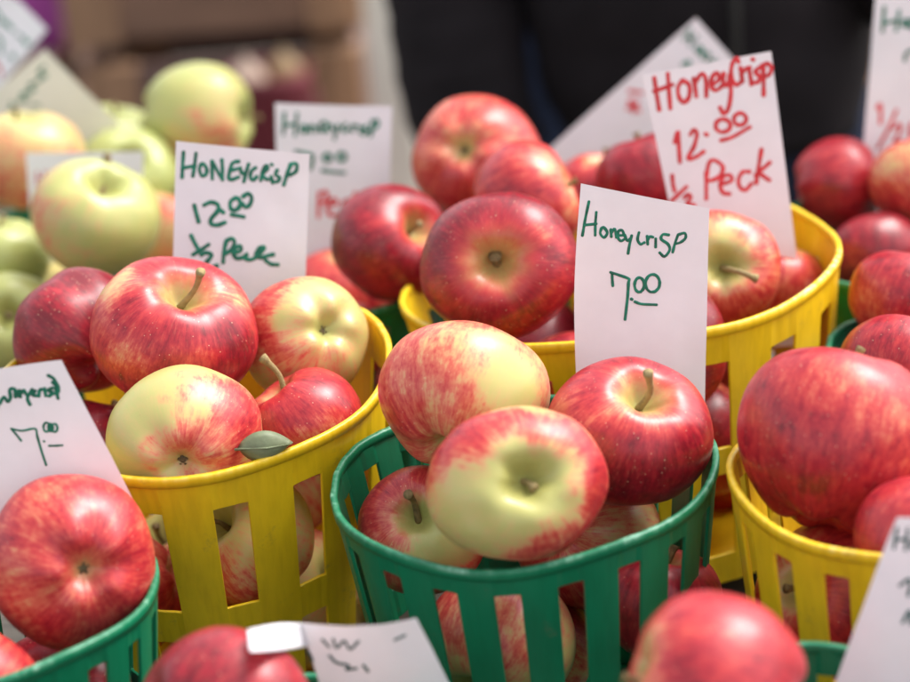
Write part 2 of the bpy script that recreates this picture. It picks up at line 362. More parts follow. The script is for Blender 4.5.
# looks: axis, base blush, patches [(px,py,radius as a fraction of R,value)], ground green, options
LOOK = {
 1: dict(ax=('s', 186, 283), b=.84, p=[(125, 350, .30, .42), (180, 345, .16, .62), (118, 283, .34, .22), (238, 290, .3, .45), (225, 360, .5, .92), (100, 330, .3, .68), (205, 350, .18, .7)], tip=(201, 271, .62), lab='large striped red apple with upright stem, top of the left yellow basket', mat='p', lobes=.035),
 2: dict(ax=('v', -.6, .5, -.6), b=.97, p=[(60, 290, .3, .86)], lab='dark crimson lumpy apple left of the large striped apple with upright stem', lobes=.05, lump=.08),
 3: dict(ax=('c', 332, 326), b=.20, p=[(265, 285, .60, .70), (300, 370, .6, .44), (255, 335, .5, .60), (282, 318, .16, .02)], g=.45, lab='yellow green apple with open blossom end and red shoulder, right of the large striped apple'),
 4: dict(ax=('c', 182, 468), b=.08, p=[(240, 425, .80, .70), (195, 445, .42, .52), (205, 395, .2, .5), (160, 450, .22, .38)], g=.55, lab='half pale yellow, half red apple at the front rim of the left yellow basket', tall=.92),
 5: dict(ax=('s', 270, 383), b=.82, p=[(325, 425, .35, .5), (300, 440, .3, .6)], tip=(262, 357, .3), lab='small red apple with upright stem beside the leaf in the left yellow basket', mat='p'),
 6: dict(ax=('v', .2, .9, -.2), b=.9, p=[], lab='red apple mostly hidden behind the half yellow apple in the left yellow basket'),
 8: dict(ax=('v', .25, .80, -.55), b=.50, p=[(510, 372, .62, .05), (405, 380, .5, .62), (440, 350, .3, .55), (440, 430, .4, .45), (470, 345, .3, .36), (400, 420, .3, .66)], g=.35, lab='pink and yellow apple showing no stem, back left of the green basket in focus', lump=.05),
 9: dict(ax=('s', 529, 478), b=.20, p=[(500, 520, .5, .13), (462, 430, .62, .86), (515, 416, .45, .76), (560, 420, .4, .60), (600, 480, .5, .74), (588, 532, .5, .80), (555, 546, .38, .62), (470, 500, .4, .10)], g=.45, tip=(534, 488, .62), sq=.86, lump=.06, lab='yellow apple with red shoulders, stem hollow facing out, front of the green basket in focus', cav=1.25, mat='p', tall=.86),
 10: dict(ax=('s', 646, 387), b=.86, p=[(575, 405, .38, .60), (640, 395, .36, .58), (560, 440, .3, .7), (640, 490, .5, .93), (620, 365, .2, .7)], tip=(648, 372, .75), lab='glossy red apple with yellow rayed stem hollow, right of the yellow one with red shoulders', cav=1.0, mat='p'),
 11: dict(ax=('s', 414, 512), b=.62, p=[(385, 500, .5, .72), (440, 545, .5, .05), (450, 520, .4, .1)], g=.5, tip=(408, 494, .8), lab='red and green apple deep inside the green basket at its left, stem showing'),
 12: dict(ax=('v', .2, .9, .3), b=.88, p=[], lab='red apple low inside the green basket in focus, under the glossy red one'),
 14: dict(ax=('s', 495, 262), b=.97, p=[(560, 245, .22, .72), (550, 285, .3, .82), (440, 300, .5, .94), (540, 235, .14, .6)], tip=(495, 256, .60), lab='big deep red apple with olive stem hollow facing the viewer', cav=1.28, lobes=.03, mat='d', short=1),
 15: dict(ax=('s', 723, 266), b=.58, p=[(715, 235, .4, .30), (760, 290, .4, .66), (720, 305, .35, .72), (755, 240, .3, .5)], tip=(757, 279, .95), bv=(0, 0, .38), lab='pale streaked red apple with a long sideways stem, left of the red lettered card', cav=1.3, mat='p', lobes=.04),
 16: dict(ax=('v', .2, .9, .1), b=.62, p=[], lab='orange red apple showing right of the red lettered card inside the yellow rim'),
 17: dict(ax=('v', -.3, .85, -.2), b=.93, p=[], lab='dark red apple against the left edge of the red lettered card'),
 18: dict(ax=('s', 582, 178), b=.72, p=[(560, 165, .35, .42), (500, 200, .5, .80), (575, 205, .3, .5)], lab='streaked red apple heaped directly behind the big deep red apple'),
 19: dict(ax=('c', 459, 147), b=.60, p=[(450, 135, .4, .46), (500, 180, .5, .72), (455, 190, .4, .66)], lab='orange red apple with small blossom end, topmost of the middle heap against the black jacket'),
 20: dict(ax=('v', 0, .9, .2), b=.78, p=[(600, 150, .3, .4)], lab='red apple peeping out between the middle heap and the tilted card behind'),
 21: dict(ax=('s', 424, 224), b=.97, p=[(380, 290, .4, .80), (400, 215, .2, .74), (370, 220, .2, .8)], lab='glossy dark red apple with yellow stem hollow turned right, behind the two yellow baskets', cav=1.1),
 22: dict(ax=('v', .1, .8, .3), b=.66, p=[], lab='orange red apple beneath the glossy dark red one, right of the white 12.00 card'),
 23: dict(ax=('v', .1, .8, .3), b=.82, p=[], lab='red apple low in the basket behind the rim of the left yellow basket'),
 25: dict(ax=('s', 106, 176), b=.06, p=[(40, 225, .7, .34), (60, 260, .45, .28)], g=.75, tip=(107, 155, .0), lab='golden apple with dark upright stem and pink cheek before the small white card', mat='d', tall=.9),
 26: dict(ax=('v', -.1, .93, .2), b=.26, p=[(15, 190, 1., .46), (40, 125, .4, .08)], g=.2, lab='golden apple with orange cheek at the left edge, behind the small white card'),
 27: dict(ax=('v', .93, -.05, .25), b=.05, p=[(218, 145, .7, .46), (185, 150, .4, .3)], g=.75, stemlen=1.3, lab='golden apple lying on its side with stem pointing right, highest of the golden apples', tall=.98),
 28: dict(ax=('s', 128, 156), b=0, p=[], g=.85, lab='pale green apple with bright rimmed stem hollow between the golden apples'),
 29: dict(ax=('v', 0, .9, .2), b=0, p=[], g=.8, lab='pale green apple tucked behind the bright rimmed green one, under the cream card'),
 30: dict(ax=('v', 0, .9, .2), b=0, p=[], g=.8, lab='pale green apple at the left edge, left of the golden apple with the dark stem'),
 31: dict(ax=('s', 8, 312), b=.02, p=[(40, 300, .4, .12)], g=.7, lab='yellow green apple at the left edge, directly above the rim of the left yellow basket', mat='d'),
 32: dict(ax=('v', .2, .9, -.2), b=.22, p=[(165, 205, .5, .58)], g=.3, lab='yellow and red apple half hidden behind the left edge of the white 12.00 card'),
 33: dict(ax=('v', .2, .9, -.2), b=.78, p=[], lab='small red apple peeping over the large striped apple, left of the white 12.00 card'),
 34: dict(ax=('v', .93, .1, .0), b=.86, p=[(840, 160, .3, .8)], lab='round crimson apple at the right, next to the black jacket above the darker one'),
 35: dict(ax=('v', -.3, .8, -.4), b=.95, p=[(850, 250, .3, .85)], lab='magenta dark red apple below the round crimson one, behind the right green basket rim'),
 36: dict(ax=('v', -.3, .8, -.3), b=.62, p=[(893, 160, .45, .30), (890, 205, .4, .85)], lab='red apple with yellow shoulder at the right edge, under the hanging right card'),
 37: dict(ax=('v', .4, .8, -.3), b=.80, p=[(858, 310, .45, .56)], lab='red apple with orange side at the right edge, above the whitish green rim'),
 38: dict(ax=('v', .3, .85, -.3), b=.84, p=[], lab='blurred red apple directly behind the large red apple on the right'),
 39: dict(tall=.95, ax=('v', .2, .95, -.12), b=.80, p=[(845, 385, .28, .52), (875, 410, .3, .64), (800, 420, .3, .74), (790, 500, .4, .92), (900, 430, .25, .6)], sq=1.0, lab='largest red apple, out of focus, heaped on the yellow basket at the right'),
 40: dict(ax=('v', .5, .7, -.3), b=.80, p=[], lab='red apple in the right yellow basket, between the largest apple and the corner card'),
 41: dict(ax=('c', 89, 571), b=.70, p=[(40, 520, .4, .60), (90, 590, .5, .72), (20, 590, .4, .52), (130, 560, .3, .78)], sq=1.03, lab='big blurred pinkish red apple with blossom end in the front left green basket'),
 42: dict(ax=('v', .5, .7, -.3), b=.74, p=[], lab='red apple in the bottom left corner, below the big blurred one with the blossom end'),
 43: dict(ax=('v', .5, .7, -.3), b=.50, p=[], lab='pink orange apple at the left edge, under the left card with 7.00'),
 44: dict(ax=('v', .6, .2, -.6), b=.93, p=[(250, 650, .3, .8)], lab='deep red blurred apple at the bottom edge, beside the folded card'),
 45: dict(ax=('s', 626, 668), b=.82, p=[(735, 640, .22, .66), (640, 640, .22, .45), (625, 660, .3, .35), (700, 620, .3, .74)], g=.4, lab='large blurred red apple at the bottom edge in front of the green basket in focus'),
}
GR = {'YL': 'apples in the left yellow basket', 'YB': 'apples in the back yellow basket', 'GC': 'apples in the green basket in focus', 'YR': 'apples in the right yellow basket',
 'GFR': 'apples in the front right green basket', 'GFL': 'apples in the front left green basket', 'GFM': 'apples in the front middle basket', 'GBL': 'apples in the basket behind the left yellow one',
 'GTL': 'golden apples at the back left', 'GBC': 'apples in the back middle basket', 'GR1': 'apples in the back right basket', 'GR2': 'apples in the right edge basket'}

def quat_axis(ax, roll):
    z = Vector(ax).normalized(); x = z.orthogonal().normalized(); x = Matrix.Rotation(roll, 3, z) @ x; y = z.cross(x)
    return Matrix((x, y, z)).transposed().to_quaternion()
def make_hero(i):
    px, py, rp, h, bk = HA[i]; lk = LOOK[i]; R = rad(i); c = pos(i)
    v = -RAYS[i]/np.linalg.norm(RAYS[i]); r_ = RT - v*np.dot(RT, v); r_ /= np.linalg.norm(r_); u_ = np.cross(v, r_)
    def pxdir(x, y, lim=.97):
        a, b = (x-px)/rp, (py-y)/rp; l = math.hypot(a, b)
        if l > lim: a, b = a/l*lim, b/l*lim
        return r_*a + u_*b + v*math.sqrt(max(0, 1-a*a-b*b))
    k = lk['ax']
    if k[0] == 'v': ax = r_*k[1]+u_*k[2]+v*k[3]
    elif k[0] == 's': ax = r_*((k[1]-px)/rp*1.18)+u_*((py-k[2])/rp*1.18); l = np.dot(ax, ax); ax = ax/max(1, math.sqrt(l)/.985); ax = ax + v*math.sqrt(max(.03, 1-np.dot(ax, ax)))
    else: ax = r_*((k[1]-px)/rp*1.12)+u_*((py-k[2])/rp*1.12); l = np.dot(ax, ax); ax = ax/max(1, math.sqrt(l)/.985); ax = -(ax + v*math.sqrt(max(.03, 1-np.dot(ax, ax))))
    q = quat_axis(ax, i*1.7); Rm = np.array(q.to_matrix())
    patches = [(Rm.T @ pxdir(x, y), w, val) for x, y, w, val in lk['p']]
    base = lk['b']
    pl = [(Vector(d), w, val) for d, w, val in patches]
    def bf(d, nz):
        b = base
        for pd, w, val in pl:
            a = math.acos(max(-1, min(1, d.dot(pd)))); 
            f = smooth((w*1.75*(1+nz*.8)-a)/(w*1.7)+.02); b += (val-b)*f
        return b
    me, zt, zb = apple_mesh(R, i*13+5, lk.get('tall', .88), lk.get('lobes', .022), .05, bf, lk.get('cav', 1), lk.get('g', .15), lump=lk.get('lump', .035))
    sq = lk.get('sq', .95); ul = Rm.T @ u_
    n_ = len(me.vertices); co = np.empty(n_*3); me.vertices.foreach_get('co', co); co = co.reshape(-1, 3)
    co += np.outer(co @ ul, ul)*(sq-1); me.vertices.foreach_set('co', co.ravel()); me.update()
    e = empty('apple', c, lk['lab'], 'apple', GR[bk], q)
    link_mesh('skin', me, MA, e)
    inv = q.to_matrix().inverted()
    smat = {'p': M_STEMP, 'd': M_STEM}.get(lk.get('mat'), M_STEM)
    basep = np.array([0, 0, zt-.001])
    if 'tip' in lk:
        tx, ty, kk = lk['tip']
        tpw = at_t(tx, ty, T[i]-kk*R); tp = np.array(inv @ Vector(tpw-c)); 
        stem_obj(e, basep, tp, .0018 if not lk.get('short') else .0026, smat, lk.get('bv'))
    else:
        L_ = .018*lk.get('stemlen', 1)*R/.04
        stem_obj(e, basep, basep+np.array([random.uniform(-.004, .004), random.uniform(-.004, .004), L_]), .0016, smat)
    calyx_obj(e, zb+.0006, R)
    return e
for i in ids: make_hero(i)

# ------------------------------------------------------------------ price cards
OBST = []
def card(name_label, y0, h0, lean, yaw, corners, texts, mat=None, bend=(.007, -.005), group='handwritten price cards', grid=(18, 24), flap=None, bul=0, wmul=1.0):
    """corners: TL,TR,BR,BL in photo px on a plane through (.,y0,h0); texts: (part name, ink, width px, (ox,oy,scale), strokes)"""
    ln, yw = math.radians(lean), math.radians(yaw)
    n = np.array([math.sin(yw)*math.cos(ln), -math.cos(yw)*math.cos(ln), math.sin(ln)])
    xc = at_y((corners[0][0]+corners[1][0])/2, (corners[0][1]+corners[2][1])/2, y0)[0]
    p0 = np.array([xc, y0, TT+h0])
    def hit(x, y): r = ray(x, y); return CAM + r*np.dot(p0-CAM, n)/np.dot(r, n)
    C4 = [hit(*c) for c in corners]
    o = (C4[2]+C4[3])/2; U = (C4[0]+C4[1])/2-o; H_ = np.linalg.norm(U); U = U/H_
    W_ = np.linalg.norm(C4[1]-C4[0]); S = np.cross(U, n)
    if np.dot(S, C4[1]-C4[0]) < 0: S = -S
    rs = random.Random(len(OBST)); off = Vector((rs.random()*9, rs.random()*9, 0))
    def disp(p):
        a = np.dot(p-o, U)/H_; s = np.dot(p-o, S)/W_
        return n*(bend[0]*(a-.4)**2 + bend[1]*s*s + .0026*noise.noise(Vector((a*1.9, s*1.7, 0))+off) + .0006*noise.noise(Vector((a*6, s*6, 0))+off))
    e = empty('price_card', o, name_label, 'price card', group)
    gx, gy = grid; v = []; f = []
    th = .00010
    for side in (0,):
        for b in range(gy+1):
            for a in range(gx+1):
                s, t = a/gx, b/gy
                p = (C4[0]*(1-s)+C4[1]*s)*(1-t) + (C4[3]*(1-s)+C4[2]*s)*t
                p = p - S*bul*(1-s)*math.sin(PI*min(1, t*1.15))
                if side == 0: OBST.append(p)
                v.append(p+disp(p)-n*th*side-o)
    k = (gx+1)*(gy+1)
    for b in range(gy):
        for a in range(gx):
            q = [b*(gx+1)+a, (b+1)*(gx+1)+a, (b+1)*(gx+1)+a+1, b*(gx+1)+a+1]
            f.append(q)
    po = mesh('paper', v, f, mat or M_PAPER, e)
    if flap:
        fv = [(hit(x, y)+disp(hit(x, y))-U*.0004-S*-.0006 if t is None else at_t(x, y, t*np.dot(hit(316, 618)-CAM, fwd)))-o for x, y, t in flap[0]]
        fo = mesh('folded_corner', fv, flap[1], mat or M_PAPER, e, True)
        sm = fo.modifiers.new('subdivision', 'SUBSURF'); sm.levels = sm.render_levels = 3; sm.boundary_smooth = 'PRESERVE_CORNERS' if hasattr(sm, 'boundary_smooth') else 'ALL'
        so = fo.modifiers.new('solidify', 'SOLIDIFY'); so.thickness = .0003
    for pn, ink, wpx, (ox, oy, sc_), strokes in texts:
        m = MB(); cnt = 0
        for st in strokes:
            closed = len(st) > 2 and st[0] == st[-1]
            P = catmull([(x/sc_+ox, y/sc_+oy) for x, y in st], 5)
            cnt += 1; lift = .00018 + .00002*(cnt % 7)
            W = [hit(x, y) for x, y in P]; W = [w+disp(w)+n*lift-o for w in W]
            t0 = np.linalg.norm(W[0]+o-CAM)
            hw = wpx*.61*t0/F
            # rounded ends, flat tube
            d0 = W[1]-W[0]; d0 /= np.linalg.norm(d0)+1e-9; d1 = W[-1]-W[-2]; d1 /= np.linalg.norm(d1)+1e-9
            W2 = [W[0]-d0*hw*.8, W[0]-d0*hw*.5] + W + [W[-1]+d1*hw*.5, W[-1]+d1*hw*.8]
            rr = [.35, .8] + [1+.24*noise.noise(Vector((i*.35, cnt*3.1, 0))) for i in range(len(W))] + [.8, .35]
            rings = []
            for i_, p in enumerate(W2):
                d = W2[min(i_+1, len(W2)-1)]-W2[max(i_-1, 0)]; d /= np.linalg.norm(d)+1e-9; sd = np.cross(d, n); sd /= np.linalg.norm(sd)+1e-9
                rings.append([p + sd*hw*rr[i_]*math.cos(q) + n*.00007*math.sin(q) for q in np.arange(8)*PI/4])
            m.loft(rings)
        m.build(pn, INK[ink], e, True)
    return e
def oval(cx, cy, rx, ry, n=9, a0=1.2):
    return [(cx+rx*math.cos(a0+i*2*PI/n), cy+ry*math.sin(a0+i*2*PI/n)) for i in range(n+1)]
def dot(x, y, r=3): return [(x-r*.5, y-r*.3), (x+r*.5, y+r*.3)]

A1 = (175, 140, 6.741); A2 = (175, 185, 6.741)
card('white card reading HONEYCRISP 12.00 half peck in green capitals behind the large striped apple', 1.262, .18, 11, 4,
 [(176, 141), (310, 154), (303, 352), (171, 340)], [
 ('name_lettering', 'green', 3.15, A1, [[(58, 80), (52, 170), (48, 255)], [(142, 88), (132, 170), (120, 245)], [(62, 187), (138, 172)], [(178, 160), (165, 195), (180, 238), (208, 232), (214, 195), (195, 163), (178, 160)],
   [(250, 140), (250, 200), (252, 262)], [(255, 150), (290, 215), (322, 268)], [(316, 130), (320, 190), (320, 250)], [(432, 142), (390, 152), (372, 200), (362, 250), (380, 266), (430, 248)], [(370, 205), (425, 192)],
   [(440, 185), (450, 222), (470, 222)], [(497, 160), (480, 215), (464, 282)], [(545, 185), (516, 208), (508, 250), (526, 270), (552, 245)], [(578, 272), (590, 215), (612, 172), (624, 190), (590, 232), (605, 255), (630, 266)],
   [(648, 245), (658, 290)], dot(652, 165, 6), [(690, 200), (678, 232), (706, 255), (690, 280), (660, 280)], [(778, 160), (755, 230), (732, 305)], [(765, 200), (790, 160), (820, 165), (815, 212), (770, 238)]]),
 ('price_lettering', 'green', 3.7, A2, [[(130, 135), (145, 195), (160, 250)], [(195, 135), (240, 115), (285, 128), (290, 170), (245, 225), (245, 262), (290, 268), (338, 250)], [(300, 162), (328, 185)],
   [(405, 88), (375, 110), (375, 155), (408, 168), (440, 135), (430, 95), (405, 85)], [(458, 78), (490, 58), (516, 80), (508, 125), (478, 148), (450, 122)], [(380, 198), (425, 206), (465, 213)]]),
 ('unit_lettering', 'green', 3.6, A2, [[(108, 340), (130, 385), (152, 425)], [(228, 400), (170, 440), (120, 472)], [(175, 472), (210, 455), (248, 470), (225, 505), (205, 535), (240, 552), (285, 540)], [(345, 378), (330, 450), (325, 520)],
   [(345, 375), (380, 358), (402, 382), (380, 430), (340, 462)], [(395, 455), (440, 440), (442, 410), (412, 415), (392, 450), (412, 488), (455, 485), (490, 460), (472, 485), (505, 500), (550, 480), (602, 420), (570, 422), (545, 465), (575, 488), (620, 475), (665, 465)], [(610, 505), (645, 530), (695, 535)]])])
B1 = (270, 95, 4.7)
card('blurred white card with green Honeycrisp and red Peck, behind the sharp green 12.00 card', 1.455, .16, 9, -2,
 [(275, 103), (392, 106), (386, 320), (280, 315)], [
 ('name_lettering', 'green', 2.9, B1, [[(68, 85), (62, 185)], [(128, 85), (118, 190)], [(65, 145), (125, 135)], oval(160, 160, 14, 17), [(190, 175), (190, 145), (212, 148), (218, 175)], [(235, 165), (270, 150), (262, 125), (240, 132), (236, 165), (275, 168)],
   [(285, 135), (300, 162)], [(322, 138), (302, 205)], [(358, 132), (342, 150), (350, 170), (372, 160)], [(388, 170), (388, 142), (408, 142)], [(422, 145), (425, 178)], [(455, 142), (440, 155), (460, 170), (440, 185)], [(482, 118), (474, 192)], [(478, 125), (505, 118), (505, 145), (475, 165)]]),
 ('price_lettering', 'green', 3.2, B1, [[(120, 266), (165, 275), (200, 288), (190, 350)], oval(270, 295, 18, 18), oval(337, 290, 19, 20), [(245, 355), (295, 362), (350, 366)]]),
 ('unit_lettering', 'red', 3.2, B1, [[(230, 460), (228, 575)], [(230, 465), (262, 455), (265, 490), (235, 512)], [(275, 522), (312, 512), (302, 490), (275, 500), (270, 545), (290, 568), (325, 558)], [(378, 492), (345, 505), (342, 540), (372, 555)], [(400, 460), (398, 560)], [(430, 500), (402, 528), (435, 560)]])])
C1 = (640, 50, 6.5); C2 = (640, 100, 6.067)
card('white card reading HoneyCrisp 12.00 half Peck in red letters, largest yellow basket', 1.305, .17, 8, -4,
 [(642, 74), (771, 51), (808, 345), (700, 350)], [
 ('name_lettering', 'red', 3.7, C1, [[(92, 178), (108, 285), (125, 390)], [(180, 150), (188, 265), (197, 380)], [(90, 268), (150, 246), (212, 222)], [(278, 192), (248, 235), (252, 300), (284, 338), (318, 300), (318, 225), (278, 192)],
   [(348, 180), (357, 240), (365, 300)], [(357, 210), (395, 152), (422, 170), (430, 235), (430, 300)], [(468, 222), (512, 190), (502, 147), (472, 165), (460, 218), (482, 258), (515, 248), (542, 218)], [(542, 148), (540, 200), (558, 230), (578, 205), (582, 160)],
   [(582, 160), (590, 270), (575, 375), (545, 412), (518, 372)], [(640, 78), (628, 55), (602, 78), (590, 150), (605, 205), (630, 225), (660, 205)], [(652, 112), (666, 205)], [(658, 150), (688, 122), (715, 112)], [(708, 120), (725, 225)], dot(733, 60, 8),
   [(778, 112), (746, 140), (776, 170), (768, 205), (735, 213)], [(800, 110), (803, 200), (803, 295)], [(790, 100), (828, 88), (853, 115), (838, 160), (792, 175)]]),
 ('price_lettering', 'red', 3.5, C2, [[(210, 258), (230, 190), (236, 285), (242, 378)], [(305, 210), (325, 180), (345, 205), (328, 280), (290, 354), (340, 345), (388, 312)], dot(402, 208, 12), oval(503, 155, 45, 40), oval(607, 117, 38, 37), [(490, 245), (560, 225), (668, 165)]]),
 ('unit_lettering', 'red', 3.5, C2, [[(195, 455), (200, 510), (210, 552)], [(282, 525), (240, 565), (190, 612)], [(268, 592), (290, 572), (308, 592), (285, 630), (330, 637)], [(402, 440), (402, 520), (402, 600)], [(402, 470), (418, 385), (450, 365), (500, 400), (495, 445), (460, 478), (410, 492)],
   [(485, 512), (555, 490), (548, 458), (508, 462), (486, 510), (502, 560), (545, 570)], [(668, 438), (625, 440), (598, 482), (605, 530), (640, 548), (678, 510)], [(738, 300), (722, 400), (705, 510)], [(790, 380), (740, 425), (700, 462)], [(715, 440), (750, 465), (787, 490)]])])
D1 = (570, 180, 4.871)
card('white card reading Honeycrisp 7.00 in thin green letters behind the glossy red apple', 1.145, .17, 10, 2,
 [(580, 182), (709, 208), (705, 425), (576, 415)], [
 ('name_lettering', 'green', 2.4, D1, [[(88, 98), (72, 180), (58, 268)], [(124, 150), (120, 210), (120, 265)], [(65, 215), (125, 208)], [(150, 228), (144, 255), (162, 275), (178, 252), (162, 226), (150, 228)], [(195, 235), (198, 272)], [(198, 252), (214, 232), (222, 275)],
   [(230, 265), (257, 262), (250, 240), (232, 245), (230, 275), (245, 292), (264, 282)], [(262, 262), (275, 290), (290, 282)], [(297, 265), (287, 310), (280, 355)], [(332, 250), (326, 285), (340, 308), (360, 300)], [(372, 268), (376, 310)], [(375, 290), (385, 272), (402, 275)], [(415, 282), (415, 325)],
   [(480, 265), (450, 262), (442, 285), (475, 310), (485, 340), (460, 372), (435, 352)], [(525, 265), (510, 310), (500, 352)], [(525, 265), (558, 258), (562, 282), (538, 303), (512, 310)]]),
 ('price_lettering', 'green', 2.5, D1, [[(208, 515), (205, 480), (204, 450)], [(196, 448), (240, 462), (285, 480), (284, 500), (280, 570), (268, 680)], oval(337, 510, 23, 36), oval(402, 503, 35, 44), dot(300, 580, 6), [(315, 592), (350, 604), (422, 608)]])],
 bend=(.012, -.006), bul=.0018)
G1 = (0, 360, 5.6875)
card('lavender white card reading 7.00 at the left edge behind the big blurred pinkish apple', 1.050, .15, 2, 2,
 [(-58, 372), (62, 358), (142, 515), (-40, 545)], [
 ('name_lettering', 'green', 3.0, G1, [[(-250, 190), (-235, 300)], [(-190, 180), (-180, 290)], [(-245, 250), (-185, 240)], oval(-120, 235, 28, 28), [(-60, 265), (-55, 215), (-20, 215), (-10, 260)], [(0, 240), (25, 200), (45, 230), (62, 205), (58, 160), (85, 158), (90, 205)], [(92, 192), (122, 185), (112, 165), (95, 190), (120, 205)],
   [(135, 165), (155, 195)], [(185, 160), (158, 210), (172, 250)], [(202, 168), (188, 192), (215, 198)], [(222, 200), (228, 165), (248, 162)], [(255, 155), (262, 198)], [(302, 150), (276, 165), (302, 180), (280, 200)], [(318, 150), (332, 212)], [(300, 118), (332, 150), (328, 178), (290, 188)], [(275, 78), (310, 100), (335, 148)]]),
 ('price_lettering', 'green', 2.0, G1, [[(120, 462), (95, 430), (68, 398)], [(62, 392), (125, 404), (198, 392), (212, 440), (235, 520), (262, 602)], oval(265, 382, 18, 27), oval(310, 385, 17, 24), oval(288, 384, 14, 22), dot(250, 465, 4), [(278, 490), (320, 488), (355, 485)]])], bend=(.01, 0))
E1 = (610, 10, 5.685)
card('blurred card tilted like a diamond between the black jacket and the red lettered card', 1.56, .17, 5, 0,
 [(696, 18), (752, 80), (604, 222), (546, 152)], [
 ('name_lettering', 'green', 3.0, E1, [[(458, 112), (418, 168)], [(492, 150), (452, 200)], [(435, 142), (472, 178)], oval(505, 225, 15, 17), [(528, 240), (524, 268)], [(530, 242), (562, 250), (548, 285)], [(575, 285), (600, 290), (590, 310)], [(620, 310), (640, 340)]]),
 ('price_lettering', 'green', 3.0, E1, [[(412, 312), (450, 290), (430, 340)]]),
 ('unit_lettering', 'red', 3.4, E1, [[(110, 465), (180, 475)], [(130, 520), (135, 580)], [(100, 562), (160, 530)], [(110, 520), (165, 575)]])])
F1 = (860, 0, 4.26)
card('tall pinkish card with green and red writing at the top right edge', 1.475, .16, 4, 3,
 [(876, -12), (985, -16), (990, 235), (857, 232)], [
 ('name_lettering', 'green', 2.9, F1, [[(102, 30), (95, 135)], [(165, 45), (152, 130)], [(95, 100), (160, 85)], oval(192, 98, 14, 15), [(215, 120), (215, 85), (240, 85), (245, 120)], [(262, 108), (290, 92), (268, 82), (262, 120), (295, 118)]]),
 ('price_lettering', 'green', 2.9, F1, [[(190, 258), (198, 225), (240, 215), (235, 300)], oval(290, 225, 20, 22), oval(340, 220, 20, 22)]),
 ('unit_lettering', 'red', 3.0, F1, [[(72, 460), (86, 445), (86, 525)], [(155, 470), (118, 550), (75, 630)], [(140, 548), (165, 530), (172, 558), (145, 600), (182, 602)], [(215, 530), (212, 620)], [(215, 532), (250, 525), (245, 565), (218, 575)]])])
H1 = (240, 610, 4.136)
card('crumpled card with its corner folded over at the bottom edge by the deep red apple', .935, .165, -8, 0,
 [(300, 619), (416, 618), (470, 730), (335, 745)], [
 ('name_lettering', 'dark', 2.5, H1, [[(340, 110), (370, 150)], [(385, 105), (400, 150), (430, 112), (455, 150), (490, 112)], [(640, 112), (682, 100)]]),
 ('price_lettering', 'dark', 2.8, H1, [[(280, 170), (300, 220)], [(370, 190), (400, 222), (450, 230), (440, 248), (482, 240)], [(510, 222), (530, 250)]])], bend=(.012, -.012),
 flap=([(300.3, 619.2, None), (308, 646, None), (250, 652, .955), (247, 630, .975), (280, 651, .975), (276, 623, .992)], [[0, 1, 4, 5], [5, 4, 2, 3]]))
I1 = (860, 510, 5.25)
card('blurred pinkish card with dark writing in the bottom right corner', .905, .15, 10, -3,
 [(897, 517), (1000, 512), (1000, 735), (820, 728)], [
 ('name_lettering', 'dark', 2.8, I1, [[(195, 95), (180, 205)], [(250, 95), (240, 210)], [(185, 160), (248, 150)], oval(290, 180, 22, 25), [(330, 205), (330, 160), (365, 160), (370, 205)]]),
 ('price_lettering', 'dark', 2.8, I1, [[(210, 400), (262, 362), (255, 450)], oval(320, 380, 25, 28)]),
 ('unit_lettering', 'dark', 2.8, I1, [[(225, 592), (262, 530), (268, 600)], [(300, 560), (340, 540)]])])
J1 = (0, 0, 11.37)
card('blurred white card with teal writing in the top left corner, behind the cream card', 1.72, .19, 6, 0,
 [(-60, -40), (18, 0), (47, 30), (-60, 160)], [
 ('name_lettering', 'green', 2.6, J1, [[(-120, 120), (-60, 220)], [(-60, 100), (0, 190), (20, 250), (50, 232), (70, 290), (100, 272), (120, 322), (150, 330)], [(200, 390), (235, 420)], [(270, 430), (290, 490), (340, 482), (300, 505)]]),
 ('price_lettering', 'green', 2.6, J1, [[(-40, 400), (5, 450), (15, 520), (5, 600)], [(118, 640), (150, 622), (160, 672)]]),
 ('unit_lettering', 'red', 2.6, J1, [[(-60, 700), (-10, 780), (10, 850)]])])
K1 = (0, 0, 5.25)
card('cream card with green writing running diagonally, at the top left above the golden apples', 1.665, .18, 6, 0,
 [(45, 49), (150, 152), (40, 220), (-30, 112)], [
 ('name_lettering', 'green', 2.6, K1, [[(230, 350), (205, 382), (240, 395), (202, 420)], [(195, 430), (152, 450), (180, 470), (140, 490)], [(150, 482), (112, 500), (140, 520), (100, 530)], [(60, 540), (82, 580), (50, 572)]]),
 ('price_lettering', 'green', 2.2, K1, [[(168, 550), (205, 555)]])], mat=M_CREAM)
L1 = (0, 0, 3.03)
card('small white card with faint red writing between two golden apples at the left', 1.515, .16, 8, 0,
 [(26, 153), (144, 151), (138, 262), (34, 262)], [
 ('name_lettering', 'red', 1.6, L1, [[(112, 520), (110, 562)], [(135, 518), (136, 558)], [(112, 540), (135, 538)], [(150, 520), (165, 545), (178, 522)]])])

